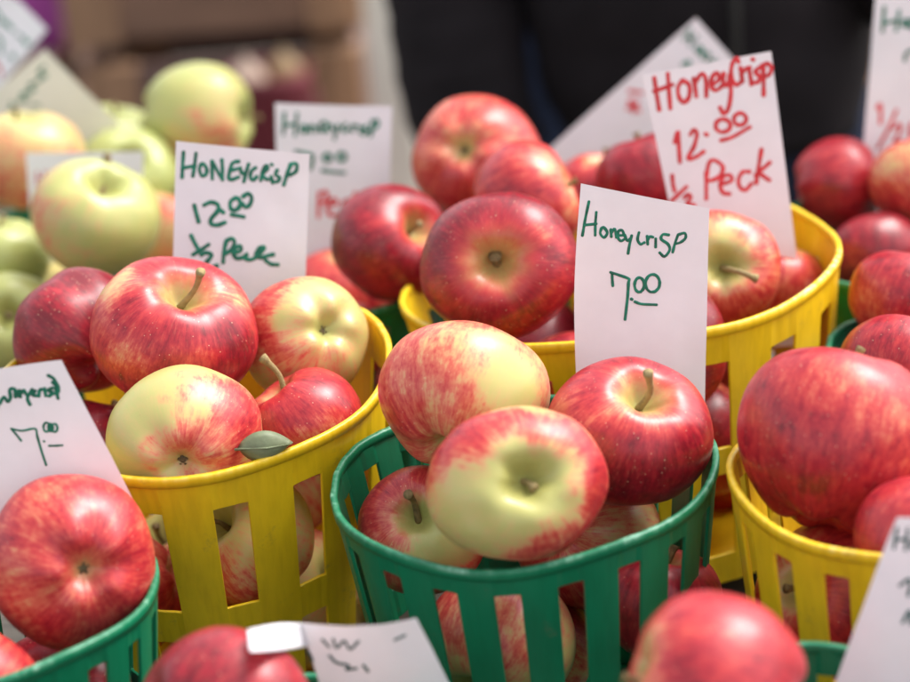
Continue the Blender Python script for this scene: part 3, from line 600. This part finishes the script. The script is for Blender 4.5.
# ------------------------------------------------------------------ baskets
def basket(key, label, group):
    b = BP[key]; kind = b['kind']; R, H = b['r'], b['h']; mat = M_YEL if kind in 'Yy' else M_GRN
    c = b['c']; tl = [math.radians(q) for q in TILT.get(key, (0, 0))]; lift = R*TAPER*math.hypot(*tl); H -= lift
    Rt = Matrix.Rotation(tl[1], 3, 'Y') @ Matrix.Rotation(tl[0], 3, 'X')
    lc_ = Vector((c[0], c[1], TT+H+lift)) - Rt @ Vector((0, 0, H))
    e = empty('basket', lc_, label, 'fruit basket', group, Rt.to_quaternion())
    if kind == 'Y': n = 16 if key == 'YB' else 15; tiers = [(.018, .068), (.084, H-.021)]; duty = .56
    elif kind == 'y': n = 18; tiers = [(.016, .060), (.076, H-.014)]; duty = .56
    else: n = 19; tiers = [(.016, .055), (.070, H-.0135)]; duty = .55
    if key == 'YL': tiers = [(.018, .062), (.082, H-.021)]
    rs = random.Random(hash(key) % 1000 if False else sum(map(ord, key))); ph = rs.random()*6
    per = 12; N = n*per; ns = round(duty*per)
    zs = sorted(set([0, .004] + [z for t in tiers for z in t] + [H-.004, H] + [tiers[0][0]+.0015, tiers[0][1]-.0015, tiers[1][0]+.0015, tiers[1][1]-.0015] + [tiers[0][0]/2, (tiers[0][1]+tiers[1][0])/2] + list(np.linspace(tiers[0][0]+.006, tiers[0][1]-.006, 5)) + list(np.linspace(tiers[1][0]+.006, tiers[1][1]-.006, 5))))
    wob = lambda th, z: 1 + (.012*math.sin(2*th+ph) + .006*math.sin(3*th+ph*2) + .003*math.sin(7*th+ph))*(z/H)
    zw = lambda th, z: z + (.0025*math.sin(2*th+ph*1.7) + .0012*math.sin(5*th+ph))*(z/H)
    v = []
    for z in zs:
        for j in range(N):
            th = 2*PI*j/N; r = R*(TAPER+(1-TAPER)*z/H)*wob(th, z)
            if (j % per) <= ns and z < H-.003: r += .0007     # slats run up over the bands
            v.append((r*math.cos(th), r*math.sin(th), zw(th, z)))
    f = []
    for i in range(len(zs)-1):
        zm = (zs[i]+zs[i+1])/2; tier = next((t for t in tiers if t[0] < zm < t[1]), None)
        for j in range(N):
            if tier and (j % per) >= ns:
                continue
            j2 = (j+1) % N; f.append([i*N+j, i*N+j2, (i+1)*N+j2, (i+1)*N+j])
    w = mesh('wall', v, f, mat, e, False); so = w.modifiers.new('solidify', 'SOLIDIFY'); so.thickness = .0018; so.offset = -1
    bevel(w, .0004, 2, 50)
    # rim: rounded lip standing slightly proud
    prof = [(-.0004, -.0050), (.0010, -.0046), (.0014, -.0016), (.0013, .0003), (.0006, .0010), (-.0012, .0010), (-.0021, .0001), (-.0022, -.0035)]
    m = MB(); K = 160; rings = []
    for j in range(K):
        th = 2*PI*j/K; r = R*wob(th, H); cc, ss = math.cos(th), math.sin(th); nz = .0004*noise.noise(Vector((cc*9, ss*9, ph)))
        rings.append([((r+a+nz)*cc, (r+a+nz)*ss, zw(th, H)+q+nz) for a, q in prof])
    rings.append(rings[0]); m.loft(rings, cap=False)
    ro = m.build('rim', mat, e, True)
    fattr(ro.data, 'wear', [(1.0 if (k % 8) in (3, 4, 5) else 0)*(.10+.6*max(0, noise.noise(Vector((math.cos(k//8*2*PI/K)*4, math.sin(k//8*2*PI/K)*4, ph)))*2.2)) for k in range(len(ro.data.vertices))])
    rb = R*TAPER*.985; m = MB(); k = 64
    rings = [[(q*math.cos(2*PI*j/k), q*math.sin(2*PI*j/k), z) for j in range(k)] for q, z in ((.001, .0045), (rb*.6, .004), (rb, .0045), (rb, .0025), (rb*.6, .0022), (.001, .002))]
    m.loft(rings, cap=False); m.build('base', mat, e, True)
    return e
GB = 'plastic fruit baskets on the stall table'
BLAB = {'YL': 'yellow slatted basket at the left holding the card in green capitals', 'YB': 'largest yellow slatted basket in the middle back, holding the red lettered card',
 'GC': 'green slatted basket in focus at the bottom centre with four big apples', 'YR': 'yellow slatted basket at the right edge under the largest blurred apple',
 'GFR': 'green basket at the bottom right, its rim just below the right yellow basket', 'GFL': 'green basket in the bottom left corner holding the big pinkish apple', 'GFM': 'green basket below the bottom edge under the folded card',
 'GBL': 'dark green basket wedged behind the two yellow baskets', 'GTL': 'green basket under the golden apples at the back left', 'GBC': 'green basket under the orange red apple at the back middle',
 'GR1': 'green basket at the back right under the round crimson apple', 'GR2': 'green basket with whitish rim at the right edge beside the largest yellow basket'}
for k in BP: basket(k, BLAB[k], GB)

# fillers: drop apples one by one into each basket below the heaped ones
heroes = [(pos(i), rad(i)*.93) for i in ids]
protos = []
def flook(seed, b, g):
    rs = random.Random(seed); d0 = Vector((rs.uniform(-1, 1), rs.uniform(-1, 1), rs.uniform(-.5, .5))).normalized()
    return lambda d, nz: b*(1-.0)+ (.22*d.dot(d0) if b > .1 else .1*max(0, d.dot(d0))) + nz*.25*(b > .1)
for s, (b, g) in enumerate([(.85, .1), (.6, .2), (.35, .4), (.92, .1), (.04, .5), (.70, .2)]):
    me, zt, zb = apple_mesh(.036, 900+s, .88, .025, .05, flook(s, b, g), 1, g)
    me2 = bpy.data.meshes.new('stem'); protos.append((me, zt, zb))
ob = np.array(OBST)
def fits(p, r, placed):
    for q, s in placed:
        if np.linalg.norm(p-q) < r*.96+s: return False
    if len(ob) and np.min(np.sum((ob-p)**2, 1)) < (r*.9)**2: return False
    return True
first = {}
NF = {'YL': 16, 'YB': 20, 'GC': 12, 'YR': 8, 'GFR': 5, 'GFL': 6, 'GFM': 3, 'GBL': 6, 'GTL': 6, 'GBC': 8, 'GR1': 7, 'GR2': 5}
FK = {'GTL': [4, 4, 2], 'YL': [2, 1, 2, 5], 'GC': [1, 2, 2, 5], 'YB': [0, 3, 5], }
FL = {'YL': 'apple glimpsed between the slats of the left yellow basket', 'YB': 'red apple glimpsed between the slats of the largest yellow basket', 'GC': 'apple glimpsed between the slats of the green basket in focus',
 'YR': 'red apple deep in the right yellow basket', 'GFR': 'red apple low in the bottom right green basket', 'GFL': 'red apple low in the front left green basket', 'GFM': 'red apple low in the basket under the folded card',
 'GBL': 'red apple low in the green basket behind the two yellow ones', 'GTL': 'golden apple low in the basket at the back left', 'GBC': 'red apple low in the back middle basket', 'GR1': 'red apple low in the back right basket', 'GR2': 'red apple low in the right edge green basket'}
placed = list(heroes); total = 0
for key, b in BP.items():
    rs = random.Random(sum(map(ord, key))*3); cnt = 0
    for att in range(NF[key]):
        r = rs.uniform(.034, .040); best = None
        for tr in range(160):
            a, q = rs.random()*2*PI, math.sqrt(rs.random())
            x, y = b['c'][0]+math.cos(a)*q*b['r'], b['c'][1]+math.sin(a)*q*b['r']
            h = .006+r*.88
            for st in range(60):
                if h > b['h']-.004: break
                if math.hypot(x-b['c'][0], y-b['c'][1])+r*.98 < wall_r(b, h)-.003:
                    p = np.array([x, y, TT+h])
                    if fits(p, r*.94, placed):
                        if best is None or h < best[0]: best = (h, p)
                        break
                h += .004
        if best is None: break
        placed.append((best[1], r*.94)); cnt += 1
        pi = rs.choice(FK.get(key, [0, 3, 5, 1])); me, zt, zb = protos[pi]
        q_ = quat_axis((rs.uniform(-1, 1), rs.uniform(-1, 1), rs.uniform(-.6, 1)), rs.random()*6)
        s_ = r/.036
        if pi not in first:
            e = empty('apple', best[1], FL[key], 'apple', GR[key]+', low down', q_); link_mesh('skin', me, MA, e); stem_obj(e, (0, 0, zt), (.002, .001, zt+.016)); calyx_obj(e, zb+.0006, .036); first[pi] = e
        else:
            src = first[pi]; e = src.copy(); col.objects.link(e)
            for ch in src.children: cc = ch.copy(); col.objects.link(cc); cc.parent = e
            e.location = tuple(best[1]); e.rotation_quaternion = q_; e['label'] = FL[key]; e['group'] = GR[key]+', low down'
        e.scale = (s_, s_, s_)
    total += cnt; print('filler', key, cnt)

# leaf in the left yellow basket
lc = at_t(266, 446, at_h(268, 452, .17)[0]+.008); m = MB()
v = []; f = []
a_, b_ = np.array(RT)*.5+UP*.15, UP
ax_ = RT*.96+UP*.10+fwd*.25; ay_ = UP*.95-fwd*.2; nz_ = np.cross(ax_, ay_)
for i in range(13):
    s = i/12; w = .0085*math.sin(PI*min(1, s*1.02))**.75*(1.15-.4*s)
    for j in range(7):
        t = (j-3)/3; p = ax_*(s-.5)*.027 + ay_*t*w + nz_*(.004*math.sin(PI*s)-.0035*t*t)
        v.append(p)
for i in range(12):
    for j in range(6): q = i*7+j; f.append([q, q+7, q+8, q+1])
lo = empty('leaf', lc, 'grey green apple leaf lying by the rim of the left yellow basket, between two apples', 'leaf')
bl = mesh('blade', v, f, M_LEAF, lo); so = bl.modifiers.new('solidify', 'SOLIDIFY'); so.thickness = .0004
MB().tube([ax_*-.0155, ax_*-.011+nz_*.001, ax_*.0+nz_*.0045, ax_*.0125+nz_*.0012], [.0007, .0006, .0005, .0002], 6).build('midrib', M_LEAF, lo, True)

# ------------------------------------------------------------------ stall table
M_TAB = simple('table_wood', (.10, .085, .07), .7, .4, 10, .5, aniso=(1, 14, 1))
tb = empty('stall_table', (0, 1.25, 0), 'weathered plank stall table under all the fruit baskets', 'table')
m = MB()
for k in range(9): m.box((-1.1, -.66+k*.137, TT-.035), (1.1, -.66+k*.137+.132, TT-.0005*(k % 2)-.0002), T=(0, 0, 0))
bevel(m.build('tabletop', M_TAB, tb), .002)
for sx in (-1, 1):
    for y_ in (-.55, .45): bevel(MB().box((sx*1.0-.03, y_-.03, 0), (sx*1.0+.03, y_+.03, TT-.0355)).build('leg', M_TAB, tb), .002)
bevel(MB().box((-.968, -.52, TT-.12), (.968, -.495, TT-.037)).build('apron', M_TAB, tb), .002)
bevel(MB().box((-.968, .42, TT-.12), (.968, .445, TT-.037)).build('apron', M_TAB, tb), .002)

# ------------------------------------------------------------------ ground
g = mesh('ground', [(-200, -200, 0), (200, -200, 0), (200, 200, 0), (-200, 200, 0)], [[0, 1, 2, 3]], simple('ground_asphalt', (.10, .082, .066), .9, .35, 12, .6), None, False)
tag(g, 'grey brown asphalt ground', None, None, 'structure')

# ------------------------------------------------------------------ background things
M_CRATE = simple('crate_wood', (.23, .13, .085), .8, .35, 6, .5, aniso=(1, 9, 9)); M_CRATE2 = simple('crate_wood_tan', (.34, .195, .11), .8, .3, 6, .5, aniso=(9, 9, 1))
M_GREYW = simple('crate_wood_dull', (.17, .105, .09), .85, .35, 6, .5, aniso=(1, 9, 9))
def crate(x0, x1, y0, y1, z0, z1, label, rows=3, gap=.034, wood=None, wood2=None):
    e = empty('wooden_crate', ((x0+x1)/2, (y0+y1)/2, z0), label, 'crate', 'wooden crates behind the stall'); cx, cy = (x0+x1)/2, (y0+y1)/2
    w, d, h = (x1-x0)/2, (y1-y0)/2, z1-z0
    for sx in (-1, 1):
        for sy in (-1, 1): bevel(MB().box((sx*(w-.036)-.035, sy*(d-.012)-.02, .002), (sx*(w-.036)+.035, sy*(d-.012)+.02, h)).build('corner_post', wood2 or M_CRATE2, e), .003)
    hh = (h-gap*(rows-1)-.01)/rows
    for sy in (-1, 1):
        for r in range(rows): bevel(MB().box((-w+.026, sy*(d-.005)-.008, .008+r*(hh+gap)), (w-.026, sy*(d-.005)+.008, .008+r*(hh+gap)+hh)).build('slat', wood or M_CRATE, e), .003)
    for sx in (-1, 1):
        for r in range(rows): bevel(MB().box((sx*(w-.005)-.008, -d+.03, .01+r*(hh+gap)), (sx*(w-.005)+.008, d-.03, .006+r*(hh+gap)+hh)).build('slat', wood or M_CRATE, e), .003)
    bevel(MB().box((-w+.03, -d+.03, .010), (w-.03, d-.03, .022)).build('bottom', wood or M_CRATE, e), .002)
    return e
def X(px, py, y): return at_y(px, py, y)[0]
def Z(px, py, y): return at_y(px, py, y)[2]
yc = 3.10
xl, xr = X(72, 60, yc), X(366, 60, yc)
zg = Z(210, 42, yc)   # gap between two crates
crate(xl, xr, yc, yc+.42, 0, zg-.30, 'brown wooden crate lowest in the stack behind the stall', 3)
crate(xl+.01, xr-.005, yc+.005, yc+.41, zg-.298, zg-.024, 'dull brown wooden crate in the middle of the stack, behind the maroon tub', 2, .045, M_GREYW)
crate(xl-.005, xr+.003, yc-.004, yc+.42, zg+.004, zg+.30, 'brown wooden crate topmost of the stack behind the stall', 3, .022)
# second stack further left and one further behind
xl2 = X(-200, 60, 3.3); xr2 = X(60, 80, 3.3)
crate(xl2, xr2, 3.3, 3.72, 0, .18, 'wooden crate at the bottom of the left stack, under the one with the purple bag', 3)
zt2 = Z(50, 66, 3.3)
crate(xl2, xr2, 3.305, 3.71, .183, zt2, 'wooden crate carrying the purple cloth bag', 3)
# purple bag
M_PUR = simple('purple_cloth', (.48, .09, .40), .9, .2, 25, .8)
px0, px1 = X(-110, 30, 3.4), X(92, 30, 3.4)
pb = empty('cloth_bag', ((px0+px1)/2, 3.45, zt2+.001), 'purple cloth bag standing on a crate in the top left background', 'bag')
m = MB(); rings = []; W = (px1-px0)/2
for i in range(10):
    s = i/9; z = s*.36; rings.append([((W*(1-.10*s)+.006*math.sin(j*1.7+s*5))*math.copysign(abs(math.cos(a))**.5, math.cos(a)), (.09*(1-.35*s)+.006*math.sin(j*2.3+s*3))*math.copysign(abs(math.sin(a))**.6, math.sin(a)), z+.006*math.sin(j*1.1)*s) for j, a in enumerate(np.arange(32)*2*PI/32)])
m.loft(rings); m.build('bag_body', M_PUR, pb, True)
for sy in (-1, 1): MB().tube(catmull([(-W*.45, sy*.05, .33), (-W*.4, sy*.05, .48), (0, sy*.05, .54), (W*.4, sy*.05, .48), (W*.45, sy*.05, .33)], 6), (.012, .004), 8).build('handle', M_PUR, pb, True)
# maroon tub with pale fruit
M_MAR = simple('maroon_plastic', (.17, .022, .034), .6, .2, 10)
yt = 2.80; tx0, tx1 = X(218, 100, yt), X(308, 100, yt); tz = Z(262, 84, yt); tr = (tx1-tx0)/2; tcx = (tx0+tx1)/2
st = empty('upturned_crate', (tcx, yt+.1, 0), 'low dull wooden crate under the maroon tub', 'crate')
hz = tz-.27
MBB = MB()
for k in range(3): bevel(MB().box((-.2, -.19+k*.13, hz-.02), (.2, -.19+k*.13+.115, hz-.002)).build('top_board', M_GREYW, st), .003)
for sx in (-1, 1):
    for sy in (-1, 1): bevel(MB().box((sx*.175-.02, sy*.165-.02, 0), (sx*.175+.02, sy*.165+.02, hz-.021)).build('corner_post', M_GREYW, st), .003)
tub = empty('tub', (tcx, yt+.1, hz), 'maroon plastic tub blurred in the background, left of the cream pole', 'tub')
m = MB(); k = 48
prof = [(.001, .002), (tr*.82, 0), (tr*.84, .002), (tr*.98, .24), (tr*1.03, .245), (tr*1.03, .257), (tr*.97, .258), (tr*.95, .24), (tr*.80, .008), (.001, .006)]
m.loft([[(r*math.cos(2*PI*j/k), r*math.sin(2*PI*j/k), z) for j in range(k)] for r, z in prof], cap=False); m.build('tub_wall', M_MAR, tub, True)
MB().tube(catmull([(-tr*1.03, 0, .235), (-tr*1.06, -.04, .19), (0, -tr-.05, .13), (tr*1.06, -.04, .19), (tr*1.03, 0, .235)], 8), .003, 8).build('handle', M_MAR, tub, True)
M_ON = simple('onion_skin', (.50, .36, .27), .5, .15, 20); M_ON2 = simple('onion_tan', (.36, .23, .11), .5, .2, 20)
def onion(x, y, z, r, mat, label):
    m = MB(); k = 32; prof = [(.001, -.95), (.35, -.93), (.75, -.7), (1, -.15), (.95, .3), (.6, .75), (.25, 1.0), (.12, 1.25), (.06, 1.45), (.001, 1.46)]
    m.loft([[(a*r*math.cos(2*PI*j/k), a*r*math.sin(2*PI*j/k), q*r) for j in range(k)] for a, q in prof], cap=False)
    o = m.build('onion', mat, None, True); o.location = (x, y, z); tag(o, label, 'onion', 'onions in the maroon tub')
onion(tcx-.022, yt+.08, hz+.25, .024, M_ON, 'pale onion lying on top of the maroon tub, left of the tan one')
onion(tcx+.022, yt+.11, hz+.25, .022, M_ON2, 'tan onion on top of the maroon tub, right of the pale one')
# cream pole of the next tent
M_POLE = simple('cream_paint', (.86, .80, .68), .5, .06, 6)
yp = 3.0; pxa, pxb = X(368, 60, yp), X(412, 60, yp)
pl = empty('tent_pole', ((pxa+pxb)/2, yp, 0), 'cream square tent pole between the crates and the black jacket', 'pole')
hw = (pxb-pxa)/2
bevel(MB().box((-hw, -hw, .0085), (hw, hw, 2.4)).build('shaft', M_POLE, pl), .004)
bevel(MB().box((-.12, -.12, 0), (.12, .12, .008)).build('foot_plate', M_POLE, pl), .002)

# ------------------------------------------------------------------ the person in the black jacket
M_JK = simple('black_jacket', (.015, .0115, .013), .8, .3, 14, 1.0, spec=.15); M_JN = simple('navy_jeans', (.016, .024, .055), .85, .3, 60, .5)
M_SK = simple('skin', (.52, .30, .21), .5, .08, 20, sss=.2); M_SH = simple('shoe_leather', (.03, .025, .02), .5, .2, 30); M_HR = simple('hair_brown', (.05, .028, .016), .6, .4, 40, .8, aniso=(6, 6, 1))
YP = 2.12
xcn = (X(515, 60, YP)+X(870, 60, YP))/2
pe = empty('person', (xcn, YP, 0), 'person in black jacket and navy jeans standing behind the stall, hands in pockets', 'person')
def skin(name, V, E_, Rr, mat, parent, sub=2, root=0):
    me = bpy.data.meshes.new(name); me.from_pydata(V, E_, []); me.update(); o = bpy.data.objects.new(name, me); col.objects.link(o); o.parent = parent
    me.materials.append(mat)
    o.modifiers.new('skin', 'SKIN'); 
    if not me.skin_vertices: me.attributes  # created by the modifier below
    return o
def skin_obj(name, V, E_, Rr, mat, parent, sub=2, root=0):
    bm = bmesh.new(); lay = bm.verts.layers.skin.verify(); vs = []
    for p, r in zip(V, Rr):
        q = bm.verts.new(p); q[lay].radius = r if hasattr(r, '__len__') else (r, r); q[lay].use_root = (len(vs) == root); vs.append(q)
    for a, b in E_: bm.edges.new((vs[a], vs[b]))
    me = bpy.data.meshes.new(name); bm.to_mesh(me); bm.free(); me.materials.append(mat)
    o = bpy.data.objects.new(name, me); col.objects.link(o); o.parent = parent
    s = o.modifiers.new('skin', 'SKIN'); s.use_smooth_shade = True; ss = o.modifiers.new('subdivision', 'SUBSURF'); ss.levels = ss.render_levels = sub
    return o
# local frame: person faces -y (towards the camera)
xs = (X(457, 40, YP)-xcn)   # centre of the hanging sleeve on the viewer's left
V = [(0, 0, .92), (0, .01, 1.10), (0, .02, 1.30), (0, .015, 1.42), (0, 0, 1.50), (0, -.01, 1.58), (0, -.015, 1.68),
     (-.18, .015, 1.38), (-.235, .04, 1.10), (xs-.003, -.01, .92), (xs+.002, -.03, .87),
     (.18, .015, 1.38), (.215, .04, 1.10), (.20, .0, .97), (.18, -.055, .895),
     (-.11, 0, .84), (-.15, .01, .48), (-.165, .03, .09), (-.17, -.10, .05), (.11, 0, .84), (.12, .01, .48), (.125, .03, .09), (.13, -.10, .05)]
E2 = [(0, 1), (1, 2), (2, 3), (3, 4), (4, 5), (5, 6), (3, 7), (7, 8), (8, 9), (9, 10), (3, 11), (11, 12), (12, 13), (13, 14), (0, 15), (15, 16), (16, 17), (17, 18), (0, 19), (19, 20), (20, 21), (21, 22)]
RR = [(.10, .06), (.11, .08), (.13, .085), (.08, .07), .05, (.07, .085), (.062, .08), .05, .042, .034, .03, .05, .042, .034, .026, .06, .05, .04, (.035, .022), .06, .05, .04, (.035, .022)]
skin_obj('body', V, E2, RR, M_SK, pe)
# face details as parts of the head
MB().tube([(0, -.085, 1.66), (0, -.105, 1.635), (0, -.10, 1.62)], [.006, .011, .006], 8).build('nose', M_SK, pe, True)
for s in (-1, 1):
    MB().tube([(s*.028, -.083, 1.665), (s*.028, -.092, 1.665)], [.012, .006], 10).build('eye', simple('eye_dark', (.05, .04, .035), .3), pe, True)
    MB().tube([(s*.078, 0, 1.675), (s*.086, .005, 1.65), (s*.08, 0, 1.62)], [(.006, .014), (.008, .016), (.005, .01)], 8).build('ear', M_SK, pe, True)
MB().tube([(-.022, -.088, 1.60), (0, -.094, 1.598), (.022, -.088, 1.60)], [.003, .005, .003], 8).build('mouth', simple('lips', (.40, .14, .12), .5), pe, True)
m = MB(); rings = []
for i in range(9):
    s = i/8; z = 1.60+s*.165; q = math.sqrt(max(.02, 1-((z-1.665)/.102)**2)); rings.append([(.092*q*math.cos(a), .02+(.10 if math.sin(a) > 0 else .062+.04*s)*q*math.sin(a), z) for a in np.arange(28)*2*PI/28])
m.loft(rings); m.build('hair', M_HR, pe, True)
# jacket: torso and sleeves
def ring(c, rx, ry, k=40, amp=.004, sd=0, ax=None):
    out = []
    for a in np.arange(k)*2*PI/k:
        nzv = 1+amp/.1*noise.noise(Vector((math.cos(a)*1.6, math.sin(a)*1.6, c[2]*5+sd)))
        out.append((c[0]+rx*math.copysign(abs(math.cos(a))**.85, math.cos(a))*nzv, c[1]+ry*math.copysign(abs(math.sin(a))**.85, math.sin(a))*nzv, c[2]))
    return out
zh = Z(500, 172, YP-.1)
hwid = (X(870, 60, YP)-X(515, 60, YP))/2
m = MB(); rings = []
prof = [(zh+.01, hwid*.90, .125), (zh, hwid*.93, .135), (zh+.02, hwid*.97, .14), (zh+.10, hwid*1.0, .145), (zh+.2, hwid*1.02, .145), (1.05, hwid*1.03, .14), (1.2, .19, .14), (1.33, .20, .135), (1.41, .17, .11), (1.46, .09, .08), (1.50, .075, .08)]
zz = [p[0] for p in prof]
for i in range(60):
    s = i/59; z = prof[1][0] + s*(1.50-prof[1][0]); rx = np.interp(z, zz[1:], [p[1] for p in prof[1:]]); ry = np.interp(z, zz[1:], [p[2] for p in prof[1:]])
    qf = .004*abs(math.sin((z)*PI/.075)); rings.append(ring((0, .01, z), rx+qf, ry+qf, 56, .007, 1))
m.loft([[(p[0]*.9, p[1]*.9, p[2]+.012) for p in rings[0]]]+rings)
def sleeve(P, Rr):
    Q = catmull(P, 8); n = len(Q); rr = np.interp(np.linspace(0, 1, n), np.linspace(0, 1, len(Rr)), Rr)
    m.tube(Q, [(r+.003*abs(math.sin(i*1.1))+.002*math.sin(i*2.3), r*1.05+.003*abs(math.sin(i*1.1))) for i, r in enumerate(rr)], 28)
zc = Z(455, 160, YP-.05)
sleeve([(-.17, .02, 1.40), (-.235, .04, 1.18), (xs-.01, .0, 1.0), (xs, -.03, .88), (xs+.004, -.06, zc+.06), (xs+.022, -.08, zc+.005)], [.075, .068, .060, .056, .052, .046])
sleeve([(.17, .02, 1.40), (.225, .04, 1.15), (.20, .0, .98), (.185, -.06, .90), (.14, -.10, .85)], [.075, .066, .058, .052, .045])
m.build('jacket', M_JK, pe, True)
MB().tube([(0.02, -.150, zh+.02), (0.02, -.152, 1.05), (0.02, -.146, 1.2), (.01, -.10, 1.45)], .0035, 8).build('zip', simple('zip_metal', (.05, .05, .05), .4), pe, True)
skin_obj('jeans', [(0, .01, .90), (0, .01, .80), (-.14, .01, .76), (-.178, .0, .60), (-.175, .01, .46), (-.178, .03, .10), (.11, .01, .76), (.125, 0, .60), (.125, .01, .46), (.125, .03, .10)],
  [(0, 1), (1, 2), (2, 3), (3, 4), (4, 5), (1, 6), (6, 7), (7, 8), (8, 9)], [(.135, .10), (.135, .10), .10, .088, .072, .062, .10, .088, .072, .062], M_JN, pe)
for x_ in (-.17, .13):
    m = MB(); m.loft([[(x_+w*math.cos(a), yy+.0, max(.0, z0+hh*math.sin(a))) for a in np.arange(20)*2*PI/20] for yy, w, z0, hh in ((.09, .02, .04, .03), (.08, .038, .045, .045), (.02, .042, .05, .05), (-.06, .045, .035, .036), (-.13, .044, .03, .03), (-.17, .03, .025, .024), (-.185, .01, .022, .015))])
    m.build('shoe', M_SH, pe, True)

# ------------------------------------------------------------------ light
w = bpy.data.worlds.new('World'); sc.world = w; w.use_nodes = True; N, L = w.node_tree.nodes, w.node_tree.links
bg = N['Background']; sky = N.new('ShaderNodeTexSky'); sky.sky_type = 'NISHITA'; sky.sun_disc = False
Ld = Vector((.50, .26, .80)).normalized()
sky.sun_elevation = math.asin(Ld.z); sky.sun_rotation = math.atan2(Ld.x, Ld.y); sky.dust_density = 4; sky.air_density = 1.2; sky.ozone_density = 1
hs = N.new('ShaderNodeHueSaturation'); hs.inputs['Saturation'].default_value = .30
L.new(sky.outputs[0], hs.inputs['Color']); L.new(hs.outputs[0], bg.inputs[0]); bg.inputs[1].default_value = .15
ld = bpy.data.lights.new('sun', 'SUN'); ld.energy = 1.25; ld.angle = math.radians(27); ld.color = (1, .96, .92)
lo_ = bpy.data.objects.new('sun', ld); col.objects.link(lo_); lo_.rotation_mode = 'QUATERNION'; lo_.rotation_quaternion = Ld.to_track_quat('Z', 'Y')
sc.view_settings.view_transform = 'Standard'; sc.view_settings.look = 'None'; sc.view_settings.exposure = 1.17; sc.view_settings.gamma = 1
sc.render.engine = 'CYCLES'
